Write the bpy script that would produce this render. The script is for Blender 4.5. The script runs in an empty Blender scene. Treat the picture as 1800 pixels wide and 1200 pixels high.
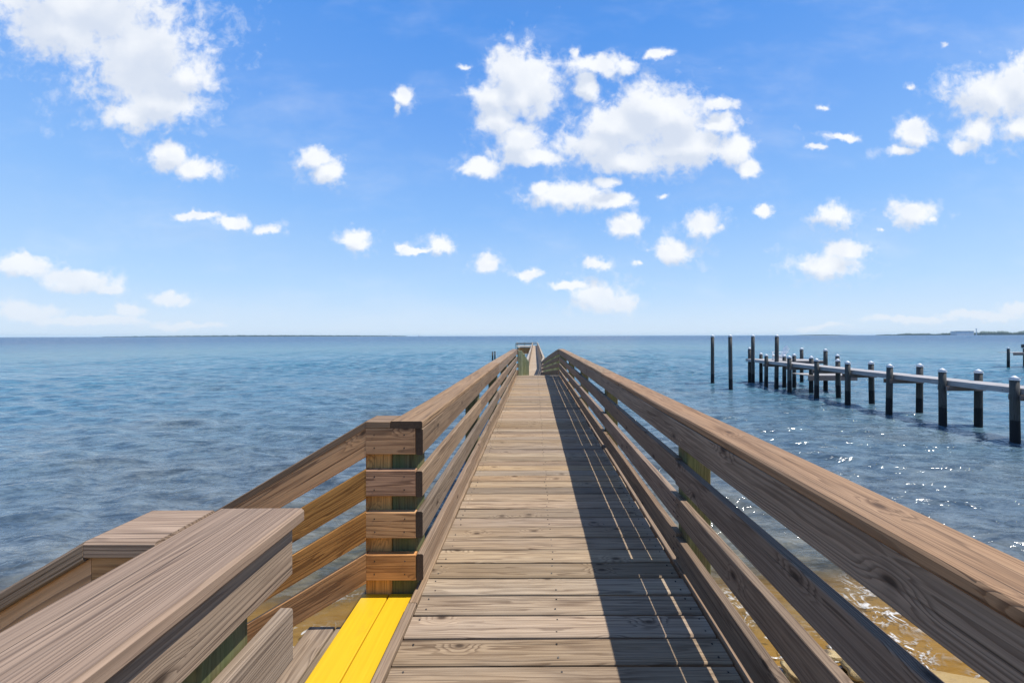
import bpy, math, random
import numpy as np
from mathutils import Vector, Matrix

random.seed(7)
rng = np.random.default_rng(11)
SC = bpy.context.scene
COL = SC.collection
R = math.radians

# ------------------------------------------------------------------ camera
H = 1.37                      # eye above the deck (deck top is z = 0)
WZ = -2.33                    # mean water level
cam_d = bpy.data.cameras.new("camera")
cam = bpy.data.objects.new("camera", cam_d)
COL.objects.link(cam)
cam.location = (0, 0, H)
cam_d.sensor_width = 36.0
cam_d.lens = 13.8
cam_d.shift_x = -40 / 1800
cam_d.shift_y = -10 / 1800
cam_d.clip_start = 0.05
cam_d.clip_end = 120000
cam.rotation_euler = (R(90), R(0.14), 0)
SC.camera = cam

# ------------------------------------------------------------------ light
SUN = Vector((0.53, -0.055, 1.0)).normalized()
sun_d = bpy.data.lights.new("sun", 'SUN')
sun_d.energy = 4.3
sun_d.angle = R(0.5)
sun_d.color = (1.0, 0.95, 0.87)
sun = bpy.data.objects.new("sun", sun_d)
COL.objects.link(sun)
sun.rotation_euler = SUN.to_track_quat('Z', 'Y').to_euler()

SC.view_settings.view_transform = 'Standard'
SC.view_settings.look = 'None'
SC.view_settings.exposure = 0.49
SC.view_settings.gamma = 1.0
SC.render.engine = 'CYCLES'


class NT:
    """small helper for node trees"""
    def __init__(self, nt):
        self.nt = nt

    def n(self, t, **kw):
        nd = self.nt.nodes.new(t)
        for k, v in kw.items():
            if k.startswith('i_'):
                key = k[2:]
                key = int(key) if key.isdigit() else key.replace('_', ' ')
                nd.inputs[key].default_value = v
            else:
                setattr(nd, k, v)
        return nd

    def l(self, a, b):
        self.nt.links.new(a, b)

    def put(self, inp, v):
        if hasattr(v, 'is_output') or isinstance(v, bpy.types.NodeSocket):
            self.l(v, inp)
        else:
            inp.default_value = v

    def math(self, op, a, b=None, c=None, clamp=False):
        nd = self.n('ShaderNodeMath', operation=op, use_clamp=clamp)
        self.put(nd.inputs[0], a)
        if b is not None:
            self.put(nd.inputs[1], b)
        if c is not None:
            self.put(nd.inputs[2], c)
        return nd.outputs[0]

    def vmath(self, op, a, b=None, c=None):
        nd = self.n('ShaderNodeVectorMath', operation=op)
        self.put(nd.inputs[0], a)
        if b is not None:
            self.put(nd.inputs[1], b)
        if c is not None:
            self.put(nd.inputs[2], c)
        return nd.outputs['Value'] if op in ('LENGTH', 'DOT_PRODUCT', 'DISTANCE') else nd.outputs[0]

    def noise(self, vec, scale, detail=4, rough=0.5, dist=0.0, out='Fac'):
        nd = self.n('ShaderNodeTexNoise')
        if vec is not None:
            self.l(vec, nd.inputs['Vector'])
        nd.inputs['Scale'].default_value = scale
        nd.inputs['Detail'].default_value = detail
        nd.inputs['Roughness'].default_value = rough
        nd.inputs['Distortion'].default_value = dist
        return nd.outputs[out]

    def ramp(self, fac, stops, interp='LINEAR'):
        nd = self.n('ShaderNodeValToRGB')
        cr = nd.color_ramp
        cr.interpolation = interp
        while len(cr.elements) > 1:
            cr.elements.remove(cr.elements[-1])
        cr.elements[0].position = stops[0][0]
        for p, c in stops[1:]:
            cr.elements.new(p)
        for e, (p, c) in zip(cr.elements, stops):
            e.position = p
            e.color = (c[0], c[1], c[2], 1) if not isinstance(c, (int, float)) else (c, c, c, 1)
        self.put(nd.inputs[0], fac)
        return nd.outputs[0]

    def mix(self, fac, a, b, mode='MIX'):
        nd = self.n('ShaderNodeMix', data_type='RGBA', blend_type=mode)
        self.put(nd.inputs[0], fac)
        for i, v in ((6, a), (7, b)):
            if isinstance(v, tuple):
                v = (v[0], v[1], v[2], 1)
            self.put(nd.inputs[i], v)
        return nd.outputs[2]

    def smooth(self, x, lo, hi):
        nd = self.n('ShaderNodeMapRange', interpolation_type='SMOOTHSTEP')
        self.put(nd.inputs[0], x)
        nd.inputs[1].default_value = lo
        nd.inputs[2].default_value = hi
        return nd.outputs[0]

    def mapr(self, x, lo, hi, a, b):
        nd = self.n('ShaderNodeMapRange')
        self.put(nd.inputs[0], x)
        nd.inputs[1].default_value = lo
        nd.inputs[2].default_value = hi
        nd.inputs[3].default_value = a
        nd.inputs[4].default_value = b
        return nd.outputs[0]


# ------------------------------------------------------------------ sky
world = bpy.data.worlds.new("World")
SC.world = world
world.use_nodes = True
wn = world.node_tree
wn.nodes.clear()
W = NT(wn)
out = W.n('ShaderNodeOutputWorld')
bg = W.n('ShaderNodeBackground')
bg.inputs['Strength'].default_value = 0.1
W.l(bg.outputs[0], out.inputs[0])
sky = W.n('ShaderNodeTexSky', sky_type='NISHITA')
sky.sun_disc = False
sky.sun_elevation = math.asin(SUN.z)
sky.sun_rotation = math.atan2(SUN.x, SUN.y)
sky.air_density = 1.0
sky.dust_density = 0.6
sky.ozone_density = 2.5
tc = W.n('ShaderNodeTexCoord')
D = tc.outputs['Generated']
sep = W.n('ShaderNodeSeparateXYZ')
W.l(D, sep.inputs[0])
yy = W.math('MAXIMUM', sep.outputs[1], 0.08)
cmb = W.n('ShaderNodeCombineXYZ')
W.l(W.math('DIVIDE', sep.outputs[0], yy), cmb.inputs[0])
W.l(W.math('DIVIDE', sep.outputs[2], yy), cmb.inputs[1])
P = cmb.outputs[0]
elev = sep.outputs[2]
# clear sky graded to a deep azure overhead and a pale band at the sea
grade = W.ramp(elev, [(0.0, (4.9, 5.9, 7.1)), (0.04, (4.5, 5.7, 7.2)), (0.11, (3.4, 5.1, 7.3)), (0.28, (1.95, 3.85, 7.2)),
                      (0.46, (1.18, 2.9, 6.7)), (0.62, (0.66, 2.3, 6.2)), (1.0, (1.15, 1.65, 3.2))])
skyc = W.mix(0.92, sky.outputs[0], grade)

# clouds: puffs placed by direction in the sky, broken up with fractal noise
CL = [(150, 10, 170, 85), (250, 100, 125, 95), (325, 130, 62, 34), (275, 180, 82, 44), (110, 50, 110, 55), (235, 200, 55, 26),
      (300, 270, 40, 28), (345, 295, 45, 22), (558, 272, 28, 24), (580, 300, 35, 27), (712, 165, 18, 20), (698, 185, 10, 15),
      (905, 130, 50, 55), (915, 165, 55, 50), (945, 150, 46, 50), (865, 165, 42, 30), (882, 215, 40, 40), (912, 252, 46, 36), (845, 298, 36, 18),
      (930, 278, 70, 18), (1050, 115, 62, 20), (1100, 112, 26, 20), (1030, 150, 22, 25), (1010, 98, 14, 16), (1160, 97, 30, 9),
      (1140, 185, 60, 50), (1085, 222, 90, 46), (1180, 210, 70, 55), (1200, 258, 112, 36), (1050, 255, 80, 38), (1110, 280, 105, 26),
      (1265, 185, 34, 12), (1262, 222, 42, 22), (1290, 268, 35, 28), (1312, 300, 26, 18), (1000, 343, 76, 24), (1070, 352, 40, 14),
      (950, 333, 24, 16), (1070, 320, 30, 12), (1092, 400, 36, 23), (1238, 398, 40, 25), (1275, 402, 16, 9), (1185, 442, 42, 24),
      (1340, 372, 22, 12), (1463, 383, 34, 25), (1598, 376, 44, 25), (1640, 386, 18, 10), (1545, 406, 14, 7), (1460, 470, 72, 24),
      (1490, 445, 40, 20), (1050, 522, 60, 30), (1090, 532, 36, 18), (1050, 466, 25, 12), (1122, 466, 14, 8), (855, 468, 22, 18),
      (625, 425, 36, 18), (772, 434, 25, 18), (735, 441, 34, 5), (705, 435, 14, 8), (350, 380, 42, 7), (402, 388, 45, 12),
      (470, 397, 28, 10), (1740, 170, 82, 46), (1795, 150, 50, 52), (1720, 230, 36, 26), (1700, 255, 30, 18), (1795, 225, 46, 26),
      (1600, 155, 16, 10), (1612, 240, 32, 22), (1585, 264, 34, 9), (1610, 228, 28, 12), (1475, 243, 30, 8), (1435, 262, 20, 6),
      (40, 468, 55, 22), (140, 490, 72, 21), (190, 506, 30, 10), (50, 548, 75, 18), (230, 545, 26, 12), (298, 522, 38, 12),
      (150, 562, 150, 9), (330, 568, 70, 7), (1790, 545, 34, 12), (1730, 557, 90, 9), (1600, 565, 90, 7), (1440, 576, 46, 6),
      (1165, 342, 18, 10), (930, 482, 28, 9), (1000, 500, 40, 8), (1655, 88, 14, 10), (815, 115, 13, 8), (1450, 190, 16, 8)]
nz = W.noise(P, 5.0, 3, 0.55, out='Color')
P2 = W.vmath('ADD', P, W.vmath('MULTIPLY', W.vmath('SUBTRACT', nz, (0.5, 0.5, 0.5)), (0.06, 0.05, 0.0)))
nz2 = W.noise(P, 24.0, 5, 0.62, out='Color')
P3 = W.vmath('ADD', P2, W.vmath('MULTIPLY', W.vmath('SUBTRACT', nz2, (0.5, 0.5, 0.5)), (0.042, 0.036, 0.0)))
def puffs(vec):
    acc = None
    for (cx, cy, rx, ry) in CL:
        u, v = (cx - 940) / 690, (590 - cy) / 690
        sx, sy = 690 / rx / 1.30, 690 / ry / 1.30
        e = W.vmath('LENGTH', W.vmath('MULTIPLY_ADD', vec, (sx, sy, 0.0), (-u * sx, -v * sy, 0.0)))
        if max(rx, ry) < 19 and cy < 500:
            e = W.math('ADD', e, 0.32)              # small scraps stay thin and ragged
        acc = e if acc is None else W.math('SMOOTH_MIN', acc, e, 0.25)
    return W.math('SUBTRACT', 1.0, W.math('MINIMUM', acc, 1.8))
m = puffs(P3)
m_up = puffs(W.vmath('ADD', P3, (0.012, 0.038, 0.0)))
f1 = W.noise(P2, 14.0, 10, 0.6, 0.35)
f2 = W.noise(P, 38.0, 6, 0.58, 0.4)
f1s = W.noise(P2, 9.0, 4, 0.5)
f1o = W.noise(W.vmath('ADD', P2, (0.015, 0.03, 0.0)), 9.0, 4, 0.5)
fz = W.math('ADD', W.math('MULTIPLY', W.math('SUBTRACT', f1, 0.5), 3.1), W.math('MULTIPLY', W.math('SUBTRACT', f2, 0.5), 1.7))
dens = W.smooth(W.math('ADD', W.math('MULTIPLY', m, 2.5), fz), 0.05, 1.5)
wisp = W.smooth(W.math('ADD', W.math('MULTIPLY', m, 1.1), W.math('MULTIPLY', fz, 1.1)), -0.25, 1.0)
dens = W.math('MAXIMUM', dens, W.math('MULTIPLY', wisp, 0.4))
under = W.smooth(W.math('ADD', W.math('SUBTRACT', m_up, W.math('MULTIPLY', m, 0.55)), W.math('MULTIPLY', W.math('SUBTRACT', f1s, 0.5), 1.1)), -0.12, 0.55)
billow = W.smooth(W.math('ADD', W.math('MULTIPLY', W.math('SUBTRACT', f1o, f1s), 2.2), 0.5), 0.35, 0.85)
ccol = W.mix(under, (7.05, 7.2, 7.4), (5.0, 5.5, 6.4))
ccol = W.mix(W.math('MULTIPLY', billow, 0.35), ccol, (5.3, 5.75, 6.5))
low = W.smooth(elev, 0.0, 0.16)
ccol = W.mix(low, (5.9, 6.3, 6.9), ccol)
dens = W.math('MULTIPLY', dens, W.math('MULTIPLY_ADD', low, 0.25, 0.72))
# thin veil of cirrus
veil = W.smooth(W.noise(W.vmath('MULTIPLY', P2, (1.0, 2.4, 1.0)), 2.6, 5, 0.6), 0.45, 0.85)
dens = W.math('MAXIMUM', dens, W.math('MULTIPLY', veil, 0.22))
W.l(W.mix(dens, skyc, ccol), bg.inputs['Color'])


# ------------------------------------------------------------------ materials
def new_mat(name):
    mt = bpy.data.materials.new(name)
    mt.use_nodes = True
    nt = mt.node_tree
    nt.nodes.clear()
    T = NT(nt)
    o = T.n('ShaderNodeOutputMaterial')
    b = T.n('ShaderNodeBsdfPrincipled')
    T.l(b.outputs[0], o.inputs[0])
    return mt, T, b, o


def wood(name, light, dark, grey=(0.3, 0.29, 0.28), greyamt=0.4, ringf=85.0, contrast=1.0, green=0.0, bump=0.5, spread=0.3, rough=0.75, wetz=None, knots=1.0):
    mt, T, b, o = new_mat(name)
    g = T.n('ShaderNodeAttribute', attribute_name='gco').outputs['Vector']
    sd = T.n('ShaderNodeAttribute', attribute_name='seed').outputs['Fac']
    sp = T.n('ShaderNodeSeparateXYZ')
    T.l(g, sp.inputs[0])
    L, Y, Z = sp.outputs
    # knots
    kc = T.n('ShaderNodeCombineXYZ')
    T.l(T.math('MULTIPLY', L, 5.0), kc.inputs[0])
    T.l(T.math('MULTIPLY', T.math('ADD', Y, Z), 10.0), kc.inputs[1])
    kv = kc.outputs[0]
    vo = T.n('ShaderNodeTexVoronoi', feature='F1', voronoi_dimensions='2D')
    T.l(kv, vo.inputs['Vector'])
    vo.inputs['Scale'].default_value = 1.0
    sc = T.n('ShaderNodeSeparateColor')
    T.l(vo.outputs['Color'], sc.inputs[0])
    gate = T.math('GREATER_THAN', sc.outputs[0], 0.90)
    kd = vo.outputs['Distance']
    kinf = T.math('MULTIPLY', T.math('SUBTRACT', 1.0, T.smooth(kd, 0.0, 0.62)), gate)
    # ring field
    wv = T.vmath('MULTIPLY', g, (1.1, 9.0, 9.0))
    w1 = T.noise(wv, 1.0, 3, 0.5)
    w2 = T.noise(T.vmath('MULTIPLY', g, (3.5, 30.0, 30.0)), 1.0, 2, 0.5)
    rr = T.math('SQRT', T.math('ADD', T.math('MULTIPLY', Y, Y), T.math('MULTIPLY', Z, Z)))
    ph = T.math('MULTIPLY_ADD', rr, ringf, T.math('MULTIPLY', w1, 5.0))
    ph = T.math('ADD', ph, T.math('MULTIPLY', w2, 0.9))
    w3 = T.noise(T.vmath('MULTIPLY', g, (0.25, 26.0, 26.0)), 1.0, 2, 0.5)
    ph = T.math('ADD', ph, T.math('MULTIPLY', w3, 4.5))
    w4 = T.noise(T.vmath('MULTIPLY', g, (0.9, 16.0, 16.0)), 1.0, 3, 0.6)
    ph = T.math('ADD', ph, T.math('MULTIPLY', kinf, 3.0))
    fr = T.math('FRACT', ph)
    late = T.math('MULTIPLY', T.smooth(fr, 0.35, 0.88), T.math('SUBTRACT', 1.0, T.smooth(fr, 0.9, 1.0)))
    late = T.math('MULTIPLY', late, T.mapr(w4, 0.30, 0.62, 0.35, 1.15))
    # fibres and checks
    fib = T.noise(T.vmath('MULTIPLY', g, (5.0, 330.0, 330.0)), 1.0, 3, 0.6)
    fib2 = T.noise(T.vmath('MULTIPLY', g, (1.6, 90.0, 90.0)), 1.0, 3, 0.55)
    chk = T.noise(T.vmath('MULTIPLY', g, (1.3, 120.0, 120.0)), 1.0, 2, 0.5)
    chk = T.smooth(chk, 0.64, 0.74)
    patch = T.noise(T.vmath('MULTIPLY', g, (1.7, 10.0, 10.0)), 1.0, 4, 0.6)
    col = T.mix(T.math('MULTIPLY', late, 0.95 * contrast), light, dark)
    gl = T.mix(T.math('MULTIPLY', late, 0.85 * contrast), grey, tuple(c * 0.42 for c in grey))
    col = T.mix(T.math('MULTIPLY', T.smooth(patch, 0.30, 0.72), greyamt), col, gl)
    col = T.mix(T.mapr(fib, 0.3, 0.7, 0.0, 0.55), col, tuple(c * 0.55 for c in light))
    col = T.mix(T.mapr(fib2, 0.35, 0.75, 0.0, 0.5), col, tuple(c * 0.62 for c in dark))
    col = T.mix(T.math('MULTIPLY', chk, 0.75), col, tuple(c * 0.22 for c in dark))
    kn = T.math('MULTIPLY', T.math('SUBTRACT', 1.0, T.smooth(kd, 0.08, 0.24)), gate)
    knr = T.math('MULTIPLY', T.math('SUBTRACT', 1.0, T.smooth(kd, 0.05, 0.13)), gate)
    col = T.mix(T.math('MULTIPLY', kn, 0.55 * knots), col, tuple(c * 0.75 for c in dark))
    col = T.mix(T.math('MULTIPLY', knr, 0.75 * knots), col, tuple(c * 0.25 for c in dark))
    stn = T.noise(T.vmath('MULTIPLY', g, (1.1, 7.0, 7.0)), 1.0, 5, 0.7)
    col = T.mix(T.math('MULTIPLY', T.smooth(stn, 0.52, 0.74), 0.5), col, tuple(c * 0.7 for c in dark))
    col = T.mix(T.math('MULTIPLY', T.smooth(stn, 0.46, 0.28), 0.15), col, tuple(min(1, c * 1.25) for c in grey))
    # each board its own tone
    hs = T.n('ShaderNodeHueSaturation')
    T.l(col, hs.inputs['Color'])
    T.l(T.mapr(sd, 0, 1, 1 - spread, 1 + spread), hs.inputs['Value'])
    sd2 = T.math('FRACT', T.math('MULTIPLY', sd, 7.31))
    T.l(T.mapr(sd2, 0, 1, 0.82, 1.1), hs.inputs['Saturation'])
    sd3 = T.math('FRACT', T.math('MULTIPLY', sd, 17.77))
    T.l(T.mapr(sd3, 0, 1, 0.496, 0.505), hs.inputs['Hue'])
    col = hs.outputs[0]
    tco = T.n('ShaderNodeTexCoord')
    geo = T.n('ShaderNodeNewGeometry')
    if green > 0:
        gn = T.noise(T.vmath('MULTIPLY', geo.outputs['Position'], (14.0, 14.0, 3.0)), 1.0, 4, 0.6)
        col = T.mix(T.math('MULTIPLY', T.smooth(gn, 0.36, 0.62), green), col, (0.10, 0.135, 0.05))
    if wetz is not None:
        pz = T.n('ShaderNodeSeparateXYZ')
        T.l(geo.outputs['Position'], pz.inputs[0])
        wz_ = T.math('ADD', pz.outputs[2], T.math('MULTIPLY', T.noise(geo.outputs['Position'], 3.0, 2), 0.12))
        wet = T.math('SUBTRACT', 1.0, T.smooth(wz_, wetz, wetz + 0.06))
        col = T.mix(wet, col, (0.012, 0.014, 0.016))
    T.l(col, b.inputs['Base Color'])
    b.inputs['Roughness'].default_value = rough
    b.inputs['Specular IOR Level'].default_value = 0.3
    hgt = T.math('ADD', T.math('MULTIPLY', late, 0.5), T.math('MULTIPLY', fib, 0.45))
    hgt = T.math('SUBTRACT', hgt, T.math('MULTIPLY', chk, 1.1))
    hgt = T.math('SUBTRACT', hgt, T.math('MULTIPLY', knr, 0.7 * knots))
    bp = T.n('ShaderNodeBump')
    bp.inputs['Strength'].default_value = bump
    bp.inputs['Distance'].default_value = 0.0025
    T.l(hgt, bp.inputs['Height'])
    T.l(bp.outputs[0], b.inputs['Normal'])
    return mt


M = {}
M['deck'] = wood('weathered_deck_wood', (0.41, 0.292, 0.178), (0.14, 0.083, 0.045), (0.36, 0.28, 0.20), 0.6, 95, spread=0.27)
M['ramppost'] = wood('pale_green_post_wood', (0.42, 0.46, 0.24), (0.22, 0.25, 0.11), (0.44, 0.45, 0.30), 0.4, 60, green=0.2, spread=0.3, wetz=WZ + 0.5)
M['palewalk'] = wood('brightened_walkway_wood', (0.52, 0.40, 0.28), (0.28, 0.195, 0.125), (0.48, 0.39, 0.31), 0.5, 75, spread=0.15)  # made paler than the deck so the far walkway reads sunlit
M['rail'] = wood('weathered_rail_wood', (0.30, 0.205, 0.13), (0.088, 0.05, 0.03), (0.29, 0.22, 0.155), 0.5, 120, contrast=0.9, spread=0.2)
M['cap'] = wood('weathered_cap_wood', (0.37, 0.235, 0.135), (0.115, 0.063, 0.034), (0.345, 0.245, 0.165), 0.5, 125, contrast=0.85, spread=0.14, knots=0.9)
M['warm'] = wood('brown_stair_rail_wood', (0.74, 0.36, 0.12), (0.22, 0.092, 0.03), (0.62, 0.345, 0.15), 0.25, 75, spread=0.15)
M['post'] = wood('green_treated_post_wood', (0.20, 0.17, 0.085), (0.085, 0.068, 0.03), (0.18, 0.17, 0.11), 0.4, 60, green=0.55, spread=0.15, wetz=WZ + 0.5)
M['brownpost'] = wood('brown_treated_post_wood', (0.82, 0.39, 0.05), (0.42, 0.18, 0.025), (0.68, 0.35, 0.07), 0.25, 60, knots=0.0, green=0.06, spread=0.1, wetz=WZ + 0.5)
M['end'] = wood('dark_end_grain', (0.085, 0.055, 0.036), (0.04, 0.025, 0.017), (0.09, 0.07, 0.055), 0.3, 160, spread=0.15, knots=0.0)
M['dock'] = wood('grey_dock_wood', (0.48, 0.46, 0.45), (0.26, 0.24, 0.235), (0.50, 0.50, 0.51), 0.6, 60, spread=0.15)
M['fascia'] = wood('dock_fascia_wood', (0.22, 0.17, 0.15), (0.09, 0.065, 0.055), (0.24, 0.22, 0.22), 0.5, 60, spread=0.25)
M['pile'] = wood('dock_piling_wood', (0.095, 0.092, 0.088), (0.042, 0.041, 0.04), (0.10, 0.103, 0.105), 0.6, 40, green=0.06, spread=0.2, wetz=WZ + 0.78)
M['drywood'] = wood('pale_far_wood', (0.46, 0.38, 0.29), (0.27, 0.21, 0.15), (0.46, 0.41, 0.35), 0.5, 60, spread=0.1)


def simple(name, c, rough=0.5, var=0.08, spec=0.4):
    mt, T, b, o = new_mat(name)
    geo = T.n('ShaderNodeNewGeometry')
    n1 = T.noise(geo.outputs['Position'], 9.0, 5, 0.6)
    col = T.mix(T.mapr(n1, 0.3, 0.7, 0, 1), tuple(x * (1 - var) for x in c), tuple(min(1, x * (1 + var)) for x in c))
    T.l(col, b.inputs['Base Color'])
    b.inputs['Roughness'].default_value = rough
    b.inputs['Specular IOR Level'].default_value = spec
    return mt


M['white'] = simple('white_plastic', (0.62, 0.64, 0.66), 0.45, 0.06)
M['dark'] = simple('dark_blue_grey_paint', (0.02, 0.028, 0.04), 0.5)
M['screw'] = simple('rusty_screw_steel', (0.03, 0.025, 0.022), 0.5)
M['chair'] = simple('white_painted_slats', (0.86, 0.86, 0.85), 0.5, 0.03)
M['hull'] = simple('white_boat_gelcoat', (0.8, 0.8, 0.8), 0.2, 0.02)

# yellow paint with faint wood grain showing through and worn edges
mt, T, b, o = new_mat('yellow_deck_paint')
g = T.n('ShaderNodeAttribute', attribute_name='gco').outputs['Vector']
f1_ = T.noise(T.vmath('MULTIPLY', g, (2.0, 60.0, 60.0)), 1.0, 4, 0.6)
f2_ = T.noise(T.vmath('MULTIPLY', g, (6.0, 22.0, 22.0)), 1.0, 5, 0.65)
col = T.mix(T.mapr(f1_, 0.3, 0.7, 0, 1), (0.60, 0.36, 0.010), (0.68, 0.42, 0.015))
col = T.mix(T.math('MULTIPLY', T.smooth(f2_, 0.56, 0.72), 0.35), col, (0.50, 0.28, 0.02))
T.l(col, b.inputs['Base Color'])
b.inputs['Roughness'].default_value = 0.45
bp = T.n('ShaderNodeBump')
bp.inputs['Strength'].default_value = 0.3
bp.inputs['Distance'].default_value = 0.002
T.l(f1_, bp.inputs['Height'])
T.l(bp.outputs[0], b.inputs['Normal'])
M['yellow'] = mt


# ------------------------------------------------------------------ mesh builder
class MB:
    def __init__(self):
        self.v, self.f, self.g, self.s, self.m, self.mi, self.endmi = [], [], [], [], [], 0, 0

    def add(self, vs, fs, gs=None, seed=None):
        o = len(self.v)
        seed = random.random() if seed is None else seed
        self.v += [tuple(p) for p in vs]
        self.g += [tuple(p) for p in (gs if gs is not None else vs)]
        self.s += [seed] * len(vs)
        self.f += [tuple(i + o for i in f) for f in fs]
        self.m += [self.mi] * len(fs)

    def board(self, p0, p1, w, t, up, c=0.004, warp=0.0015, seg=None, seed=None, endcut=(None, None)):
        """plank from p0 to p1; w is its size along `up`, t the size across. endcut: plane normals that mitre the ends"""
        p0, p1 = Vector(p0), Vector(p1)
        d = (p1 - p0)
        Ln = d.length
        d.normalize()
        up = Vector(up)
        up = (up - d * up.dot(d)).normalized()
        sd = d.cross(up).normalized()
        hw, ht = w / 2, t / 2
        c = min(c, hw * .4, ht * .4)
        prof = [(-hw, -ht + c), (-hw + c, -ht), (hw - c, -ht), (hw, -ht + c), (hw, ht - c), (hw - c, ht), (-hw + c, ht), (-hw, ht - c)]
        seg = seg or max(2, min(40, int(Ln / 0.35)))
        ox, oy, oz = random.uniform(0, 90), random.uniform(-0.09, 0.09), random.choice((-1, 1)) * random.uniform(0.03, 0.13)
        ph = [random.uniform(0, 6.28) for _ in range(4)]
        vs, gs, fs = [], [], []
        for i in range(seg + 1):
            x = Ln * i / seg
            a = warp * (math.sin(x * 1.3 + ph[0]) + 0.5 * math.sin(x * 3.1 + ph[1]))
            bb = warp * (math.sin(x * 1.1 + ph[2]) + 0.5 * math.sin(x * 2.7 + ph[3]))
            for (u, v) in prof:
                q = p0 + d * x + up * (u + a) + sd * (v + bb)
                if i == 0 and endcut[0] is not None:
                    nn = Vector(endcut[0])
                    q = q - d * ((q - p0).dot(nn) / d.dot(nn))
                if i == seg and endcut[1] is not None:
                    nn = Vector(endcut[1])
                    q = q - d * ((q - p1).dot(nn) / d.dot(nn))
                vs.append(q)
                gs.append((x + ox, u + oy, v + oz))
        for i in range(seg):
            for k in range(8):
                k2 = (k + 1) % 8
                fs.append((i * 8 + k, i * 8 + k2, (i + 1) * 8 + k2, (i + 1) * 8 + k))
        fs.append(tuple(reversed(range(8))))
        fs.append(tuple(seg * 8 + k for k in range(8)))
        self.add(vs, fs, gs, seed)
        self.m[-2:] = [self.endmi] * 2

    def box(self, lo, hi, c=0.004, seed=None):
        lo, hi = Vector(lo), Vector(hi)
        s = hi - lo
        ax = max(range(3), key=lambda i: s[i])
        m_ = (lo + hi) / 2
        p0, p1 = m_.copy(), m_.copy()
        p0[ax], p1[ax] = lo[ax], hi[ax]
        upi = 2 if ax != 2 else 0
        up = Vector((0, 0, 0))
        up[upi] = 1
        oth = 3 - ax - upi
        self.board(p0, p1, s[upi], s[oth], up, c, 0.0, 2, seed)

    def cyl(self, p0, p1, r0, r1=None, n=14, cap=True, seed=None, seg=4, rough=0.0):
        p0, p1 = Vector(p0), Vector(p1)
        r1 = r0 if r1 is None else r1
        d = p1 - p0
        Ln = d.length
        d.normalize()
        a = d.orthogonal().normalized()
        bb = d.cross(a)
        ox = random.uniform(0, 50)
        vs, gs, fs = [], [], []
        for i in range(seg + 1):
            t = i / seg
            for k in range(n):
                th = 2 * math.pi * k / n
                r = (r0 + (r1 - r0) * t) * (1 + rough * (random.random() - .5))
                vs.append(p0 + d * (Ln * t) + (a * math.cos(th) + bb * math.sin(th)) * r)
                gs.append((Ln * t + ox, math.cos(th) * r + 0.3, math.sin(th) * r + .2))
        for i in range(seg):
            for k in range(n):
                k2 = (k + 1) % n
                fs.append((i * n + k, i * n + k2, (i + 1) * n + k2, (i + 1) * n + k))
        if cap:
            fs.append(tuple(reversed(range(n))))
            fs.append(tuple(seg * n + k for k in range(n)))
        self.add(vs, fs, gs, seed)

    def build(self, name, mat, parent=None, origin=None, smooth=False):
        me = bpy.data.meshes.new(name)
        org = Vector(origin) if origin is not None else Vector((0, 0, 0))
        me.from_pydata([tuple(Vector(p) - org) for p in self.v], [], self.f)
        at = me.attributes.new('gco', 'FLOAT_VECTOR', 'POINT')
        at.data.foreach_set('vector', np.array(self.g, dtype=np.float32).ravel())
        at = me.attributes.new('seed', 'FLOAT', 'POINT')
        at.data.foreach_set('value', np.array(self.s, dtype=np.float32))
        for m_ in (mat if isinstance(mat, (list, tuple)) else [mat]):
            me.materials.append(m_)
        me.polygons.foreach_set('material_index', self.m)
        if smooth:
            me.polygons.foreach_set('use_smooth', [True] * len(me.polygons))
        me.update()
        ob = bpy.data.objects.new(name, me)
        COL.objects.link(ob)
        ob.location = org
        if parent is not None:
            ob.parent = parent
            ob.matrix_parent_inverse = Matrix.Identity(4)
            pw = Vector((0, 0, 0))
            q = parent
            while q is not None:
                pw += q.location
                q = q.parent
            ob.location = org - pw
        return ob


def tag(o, label=None, cat=None, group=None, kind=None):
    if label:
        o['label'] = label
    if cat:
        o['category'] = cat
    if group:
        o['group'] = group
    if kind:
        o['kind'] = kind
    return o


def empty(name, loc, label, cat, group=None):
    o = bpy.data.objects.new(name, None)
    COL.objects.link(o)
    o.location = loc
    o.empty_display_size = 0.2
    return tag(o, label, cat, group)


def copy_tree(o, parent=None):
    c = o.copy()
    COL.objects.link(c)
    if parent is not None:
        c.parent = parent
    for ch in list(o.children):
        copy_tree(ch, c)
    return c


# ------------------------------------------------------------------ sand and sea
def shore(X):
    return 4.02 + 0.22 * np.sin(X * 0.35 + 0.6) + 0.12 * np.sin(X * 1.1 + 2.0)


def bed(X, Y):
    s = Y - shore(X)
    z = np.where(s < 0, -0.09 * s, 0.0)
    z = np.where(s >= 0, -0.085 * np.minimum(s, 12) - 0.03 * np.clip(s - 12, 0, 60), z)
    z = z + 0.05 * np.exp(-((s - 1.6) / 0.5) ** 2)
    z = z + 0.012 * np.sin(X * 3.1 + Y * 1.7) * np.sin(Y * 4.0 + X * .7)
    return WZ + np.clip(z, -3.0, 1.6)


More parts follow.
